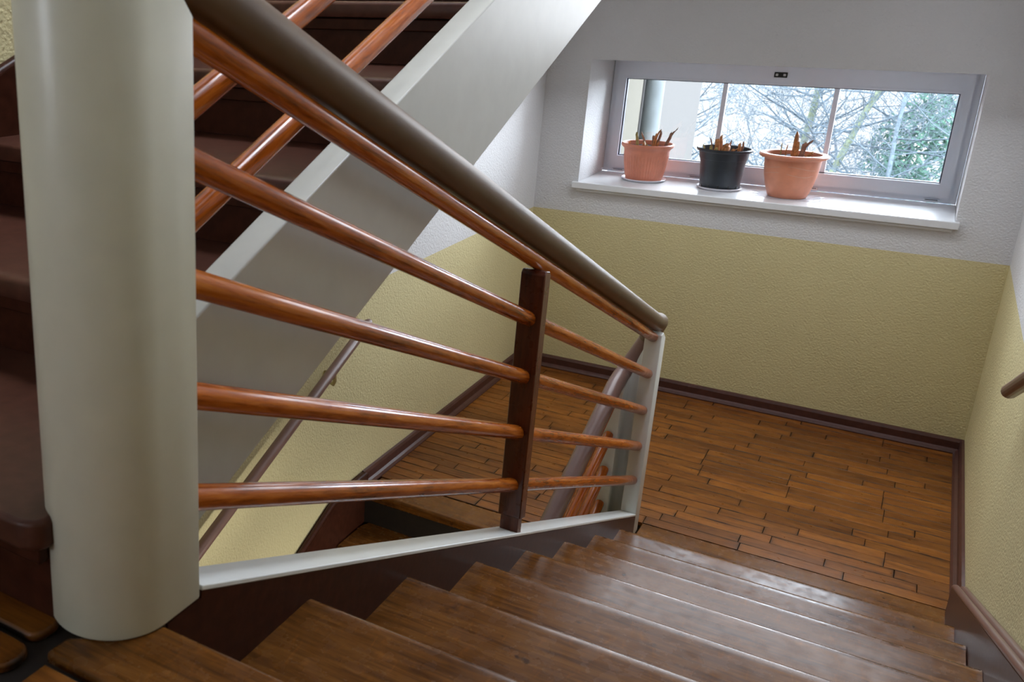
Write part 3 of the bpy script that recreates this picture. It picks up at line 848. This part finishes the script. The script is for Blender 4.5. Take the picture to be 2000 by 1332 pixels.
def soil_disc(parent, loc, r, z):
    bm = bmesh.new(); rings = []
    for i in range(6):
        q = r * (i + 0.001) / 5; rings.append([bm.verts.new((q * math.cos(2 * math.pi * k / 30), q * math.sin(2 * math.pi * k / 30), rp.uniform(-0.004, 0.006) if i < 5 else 0)) for k in range(30)])
    for i in range(5):
        for k in range(30):
            bm.faces.new((rings[i][k], rings[i][(k + 1) % 30], rings[i + 1][(k + 1) % 30], rings[i + 1][k]))
    bm.faces.new(rings[0][::-1])
    # underside closes the plug of earth
    me = finish(bm, True); link('soil', me, M['soil'], parent, (loc[0], loc[1], z))


def saucer(name, label, x, y, r):
    prof = [(r * 0.86, 0.0), (r * 0.93, 0.002), (r, 0.012), (r * 0.985, 0.0135), (r * 0.90, 0.006), (0.002, 0.005)]
    return tag(lathe(name, prof, M['saucer'], None, (x, y, PZ), 48), label, 'saucer', 'saucers under the pots')


saucer('saucer', 'white saucer under the ribbed terracotta pot', -1.676, 0.258, 0.117)
saucer('saucer', 'white saucer under the black plastic pot', -1.280, 0.232, 0.112)
# ribbed terracotta
p1 = thing('potted_plant', 'ribbed terracotta plastic pot with cut dry stems, leftmost on window sill', 'potted plant', (-1.676, 0.258, PZ + 0.0055), 'potted plants on the window sill')
H1 = 0.218


def ribs(r, z, a):
    if 0.02 < z < 0.151 and r > 0.08:
        return r - 0.0036 * (0.5 + 0.5 * math.cos(44 * a)) ** 2
    return r


lathe('pot', [(0.100, 0.0), (0.104, 0.004), (0.106, 0.018), (0.1085, 0.022), (0.114, 0.05), (0.1205, 0.09), (0.126, 0.13), (0.1275, 0.150), (0.1275, 0.153), (0.128, 0.175), (0.131, 0.186), (0.143, 0.196), (0.148, 0.204), (0.147, 0.213), (0.141, 0.218), (0.136, 0.216), (0.131, 0.20), (0.124, 0.15), (0.10, 0.06)], M['terracotta'], p1, p1.location, 176, ribs, PS)
soil_disc(p1, p1.location, 0.130 * PS, p1.location.z + 0.192 * PS)
zs = p1.location.z + 0.188 * PS
for (dx, dy, h, r, lx_, ly_, mt, fk) in ((-0.047, -0.04, 0.088, 0.0085, -0.14, 0, 'stem3', False), (-0.005, 0.0, 0.092, 0.006, -0.42, 0, 'stem2', False), (0.032, -0.02, 0.075, 0.008, 0.0, 0, 'stem2', False),
                                        (0.045, -0.03, 0.090, 0.010, 0.05, 0, 'stem', True), (0.052, -0.02, 0.108, 0.008, 0.18, 0, 'stem2', False), (0.098, 0.0, 0.105, 0.0095, 0.30, 0, 'stem2', True),
                                        (-0.09, -0.03, 0.032, 0.005, -0.3, 0, 'stem', True), (-0.02, -0.045, 0.035, 0.011, 0.4, 0, 'stem', False), (0.01, -0.02, 0.045, 0.007, -0.7, 0, 'stem3', False), (0.066, -0.05, 0.04, 0.006, 0.1, 0, 'stem', False)):
    dry_stem(p1, (p1.location.x + dx * PS, p1.location.y + dy * PS, zs), h * PS, r * PS, (lx_, ly_), M[mt], rp, fk)
# black nursery pot
p2 = thing('potted_plant', 'black plastic nursery pot with dry stubs in middle of window sill', 'potted plant', (-1.280, 0.232, PZ + 0.0055), 'potted plants on the window sill')
lathe('pot', [(0.100, 0.0), (0.103, 0.003), (0.106, 0.02), (0.114, 0.09), (0.1205, 0.163), (0.121, 0.166), (0.126, 0.168), (0.1275, 0.172), (0.132, 0.206), (0.134, 0.210), (0.144, 0.213), (0.1475, 0.218), (0.1475, 0.226), (0.143, 0.230), (0.138, 0.228), (0.133, 0.215), (0.122, 0.16), (0.10, 0.05)], M['potblack'], p2, p2.location, 64, None, PS)
for i in range(12):
    a = 2 * math.pi * (i + 0.18) / 12
    sl = box('drain_slot', -0.0045, 0.0045, -0.002, 0.0012, 0, 0.024, M['black'], p2, 0.0008)
    sl.location = (0.1055 * PS * math.cos(a), 0.1055 * PS * math.sin(a), 0.0125); sl.rotation_euler = (0, 0, a - math.pi / 2)
soil_disc(p2, p2.location, 0.131 * PS, p2.location.z + 0.200 * PS)
zs = p2.location.z + 0.196 * PS
for (dx, dy, h, r, lx_, ly_, mt, fk) in ((-0.062, 0.02, 0.080, 0.004, -0.32, 0, 'stem2', False), (-0.035, -0.02, 0.074, 0.016, -0.02, 0, 'stem', False), (-0.022, 0.0, 0.098, 0.009, -0.05, 0, 'stem', False),
                                        (-0.012, -0.03, 0.060, 0.010, 0.35, 0, 'stem', True), (0.016, -0.045, 0.058, 0.015, 0.03, 0, 'stem', False), (0.022, 0.0, 0.075, 0.004, 0.06, 0, 'stem2', False), (0.078, -0.02, 0.065, 0.009, 0.03, 0, 'stem', False),
                                        (0.088, 0.0, 0.070, 0.006, 0.06, 0, 'stem2', False), (0.045, -0.05, 0.034, 0.010, 0.3, 0, 'stem', True), (-0.055, -0.045, 0.045, 0.008, -0.4, 0, 'stem3', False), (-0.04, -0.055, 0.036, 0.008, 0.15, 0, 'stem3', False), (-0.095, -0.03, 0.05, 0.004, -0.35, 0, 'stem3', False)):
    dry_stem(p2, (p2.location.x + dx * PS, p2.location.y + dy * PS, zs), h * PS, r * PS, (lx_, ly_), M[mt], rp, fk)
# smooth wide-rimmed pot on a scrap of film
bm = bmesh.new(); cen = bm.verts.new((0, 0, 0.0)); prev = None; rg = []
for i in range(3):
    ring_ = []
    for k in range(36):
        a = 2 * math.pi * k / 36; rr_ = (0.085, 0.115, 0.150)[i] * (1 + (0.16 * rp.uniform(-1, 1) if i == 2 else 0.0)); ring_.append(bm.verts.new((rr_ * math.cos(a) * 1.15, rr_ * math.sin(a) * 0.85, (0.0, 0.0016, 0.004)[i] * rp.uniform(0.2, 1.4))))
    rg.append(ring_)
for k in range(36):
    bm.faces.new((cen, rg[0][k], rg[0][(k + 1) % 36]))
    for i in range(2):
        bm.faces.new((rg[i][k], rg[i + 1][k], rg[i + 1][(k + 1) % 36], rg[i][(k + 1) % 36]))
tag(link('plastic_film', finish(bm), M['film'], None, (-0.953, 0.205, PZ + 0.0003)), 'crumpled clear plastic film under the smooth terracotta pot', 'plastic film')
p3 = thing('potted_plant', 'smooth terracotta pot with wide pale rim, rightmost on window sill', 'potted plant', (-0.953, 0.205, PZ + 0.001), 'potted plants on the window sill')
pot3 = lathe('pot', [(0.094, 0.0), (0.098, 0.004), (0.106, 0.025), (0.120, 0.07), (0.131, 0.12), (0.138, 0.17), (0.141, 0.208), (0.146, 0.212), (0.162, 0.217), (0.170, 0.223), (0.172, 0.231), (0.166, 0.238), (0.152, 0.241), (0.140, 0.238), (0.136, 0.22), (0.128, 0.15), (0.10, 0.05)], M['terracotta2'], p3, p3.location, 72, None, PS)
# faint raised waves round the belly
for zc, ph in ((0.172, 0.3), (0.135, 1.4)):
    for a0, a1 in ((-2.9, -1.9), (-1.6, -0.5)):
        pts = []
        for i in range(14):
            a = a0 + (a1 - a0) * i / 13; z = zc + 0.009 * math.sin(a * 3.2 + ph)
            r_ = 0.131 + (z - 0.12) * 0.14 - 0.0002
            pts.append((p3.location.x + r_ * PS * math.cos(a), p3.location.y + r_ * PS * math.sin(a), p3.location.z + z * PS))
        tube('wave_relief', pts, 0.0011, M['pale_clay'], p3, 5)
soil_disc(p3, p3.location, 0.135 * PS, p3.location.z + 0.214 * PS)
zs = p3.location.z + 0.21 * PS
for (dx, dy, h, r, lx_, ly_, mt, fk) in ((-0.005, 0.0, 0.135, 0.0125, 0.04, 0, 'stem', False), (0.012, -0.01, 0.090, 0.010, 0.02, 0, 'stem', False), (0.030, -0.02, 0.088, 0.013, 0.22, 0, 'stem2', True), (0.052, -0.01, 0.060, 0.008, 0.95, 0, 'stem', False),
                                        (-0.070, 0.03, 0.072, 0.003, 0.0, 0, 'stem3', False), (-0.045, 0.03, 0.066, 0.003, 0.05, 0, 'stem', False), (0.018, -0.03, 0.05, 0.008, -0.2, 0, 'stem', False)):
    dry_stem(p3, (p3.location.x + dx * PS, p3.location.y + dy * PS, zs), h * PS, r * PS, (lx_, ly_), M[mt], rp, fk)

# ---------------------------------------------------------------- outside the window
struct(box('ground', -60, 60, 0.57, 120, -3.3, -3.0, M['groundm']))
hw = thing('house_wing', 'pale rendered house wing beyond the left window pane', 'house', (-2.6, 2.2, -3.0))
box('wall', -3.0, -2.20, 2.00, 4.36, -3.0, 6.0, M['render'], hw, 0.02)
box('wall_pier', -3.0, -2.15, 0.57, 1.999, -3.0, 6.0, M['render2'], hw, 0.02)
dp = thing('downpipe', 'grey rain downpipe on the pale house wall outside', 'pipe', (-2.118, 2.20, -3.0))
tube('pipe', [(-2.118, 2.20, -3.0), (-2.118, 2.20, 6.0)], 0.066, M['zinc'], dp, 20)
for z in (0.4, 2.4):
    tube('pipe_clip', [(-2.118, 2.20, z), (-2.118, 2.20, z + 0.04)], 0.070, M['zinc'], dp, 20)


def branch(bm, p, d, ln, r, depth, rr, sides):
    n = 4; pts = [p.copy()]; rad = [r]; q = p.copy(); dd = d.copy()
    for i in range(n):
        dd = (dd + V(rr.uniform(-1, 1), rr.uniform(-1, 1), rr.uniform(-0.7, 0.9)) * 0.20).normalized()
        q = q + dd * (ln / n); pts.append(q.copy()); rad.append(r * (1 - 0.62 * (i + 1) / n))
    tube_bm(bm, pts, rad, sides, False)
    return pts, rad, dd


def grow(bm, p, d, ln, r, depth, rr):
    pts, rad, dd = branch(bm, p, d, ln, r, depth, rr, 5 if r > 0.02 else 3)
    if depth == 0:
        return
    for k in range(rr.choice((3, 4, 4, 5))):
        i = rr.randint(1, 4)
        side = V(rr.uniform(-1, 1), rr.uniform(-1, 1), rr.uniform(-0.35, 0.8)).normalized()
        nd_ = (dd * 0.55 + side * 0.9).normalized()
        grow(bm, pts[i], nd_, ln * rr.uniform(0.5, 0.75), max(rad[i] * 0.5, 0.0027), depth - 1, rr)


def tree(label, x, y, h, r, lean, seed, mossy, dense=24):
    rr = random.Random(seed)
    t = thing('bare_tree', label, 'tree', (x, y, -3.0), 'bare trees outside the window')
    tm = M['bark2'] if mossy else M['bark']
    bm = bmesh.new(); pts, rad, dd = branch(bm, V(0, 0, 0), V(lean, 0.05, 1).normalized(), h, r, 0, rr, 8)
    link('trunk', finish(bm, True), tm, t, (x, y, -3.0))
    bm = bmesh.new()
    for k in range(dense):
        f = rr.uniform(0.36, 0.98) * 4; i = int(f); base = pts[i].lerp(pts[i + 1], f - i)
        side = V(rr.uniform(-1, 1), rr.uniform(-1, 1), rr.uniform(-0.2, 0.7)).normalized()
        grow(bm, base, side, h * rr.uniform(0.13, 0.27), rad[i] * 0.30 + 0.004, 3, rr)
    me = finish(bm, True); o = link('branches', me, M['bark'], t, (x, y, -3.0)); o['kind'] = 'stuff'
    return t


tree('mossy bare tree just right of the pale house wing outside', -2.42, 5.7, 5.0, 0.062, 0.02, 1, True, 26)
tree('bare grey tree tangled in front of the green evergreen outside', -0.42, 5.9, 4.8, 0.04, 0.03, 6, False, 13)
tree('bare tree with a slanting mossy trunk behind the black pot', -2.35, 8.4, 5.4, 0.068, 0.20, 2, True, 36)
tree('thin bare grey tree just right of the right glazing bar outside', -0.95, 7.6, 5.0, 0.04, -0.03, 5, False, 14)
tree('bare tree with a slanting trunk behind the smooth terracotta pot', -1.95, 11.0, 5.2, 0.075, 0.18, 4, True, 42)
tree('bare grey tree with tangled twigs behind the middle pane', -3.4, 11.6, 5.2, 0.07, -0.05, 3, False, 42)
tree('bare grey tree at the right edge of the window view', -0.10, 12.2, 5.0, 0.05, -0.05, 8, False, 30)

ev = thing('evergreen_shrub', 'soft green evergreen shrub behind twigs in the right pane', 'shrub', (-0.62, 9.6, -3.0))
re_ = random.Random(9)
bm = bmesh.new()
for (cx, cy, cz, cr) in ((-0.76, 9.6, 0.42, 0.32), (-0.46, 9.7, 0.74, 0.30), (-0.86, 9.6, 0.06, 0.28), (-0.52, 9.7, 0.02, 0.36), (-0.57, 9.7, -0.6, 0.6), (-0.62, 9.7, -1.5, 0.8), (-0.30, 9.8, 0.40, 0.27)):
    for i in range(int(1100 * cr)):
        d = V(re_.gauss(0, 1), re_.gauss(0, 1), re_.gauss(0, 1)).normalized() * cr * (re_.random() ** 0.4)
        c = V(cx, cy, cz) + d
        t1 = V(re_.uniform(-1, 1), re_.uniform(-1, 1), re_.uniform(-1, 1)).normalized(); t2 = t1.orthogonal().normalized()
        s = re_.uniform(0.018, 0.038)
        vs = [bm.verts.new(c + t1 * s * 1.5), bm.verts.new(c + t2 * s * 0.6), bm.verts.new(c - t1 * s * 1.5), bm.verts.new(c - t2 * s * 0.6)]
        bm.faces.new(vs)
for v in bm.verts:
    v.co -= V(-0.62, 9.6, -3.0)
me = bpy.data.meshes.new('mesh'); bm.to_mesh(me); bm.free()
o = link('foliage', me, M['leafg'], ev, (-0.62, 9.6, -3.0)); o['kind'] = 'stuff'
tube('trunk', [(-0.6, 9.7, -3.0), (-0.6, 9.7, -0.7), (-0.6, 9.7, 0.6)], [0.07, 0.05, 0.02], M['bark'], ev, 8)
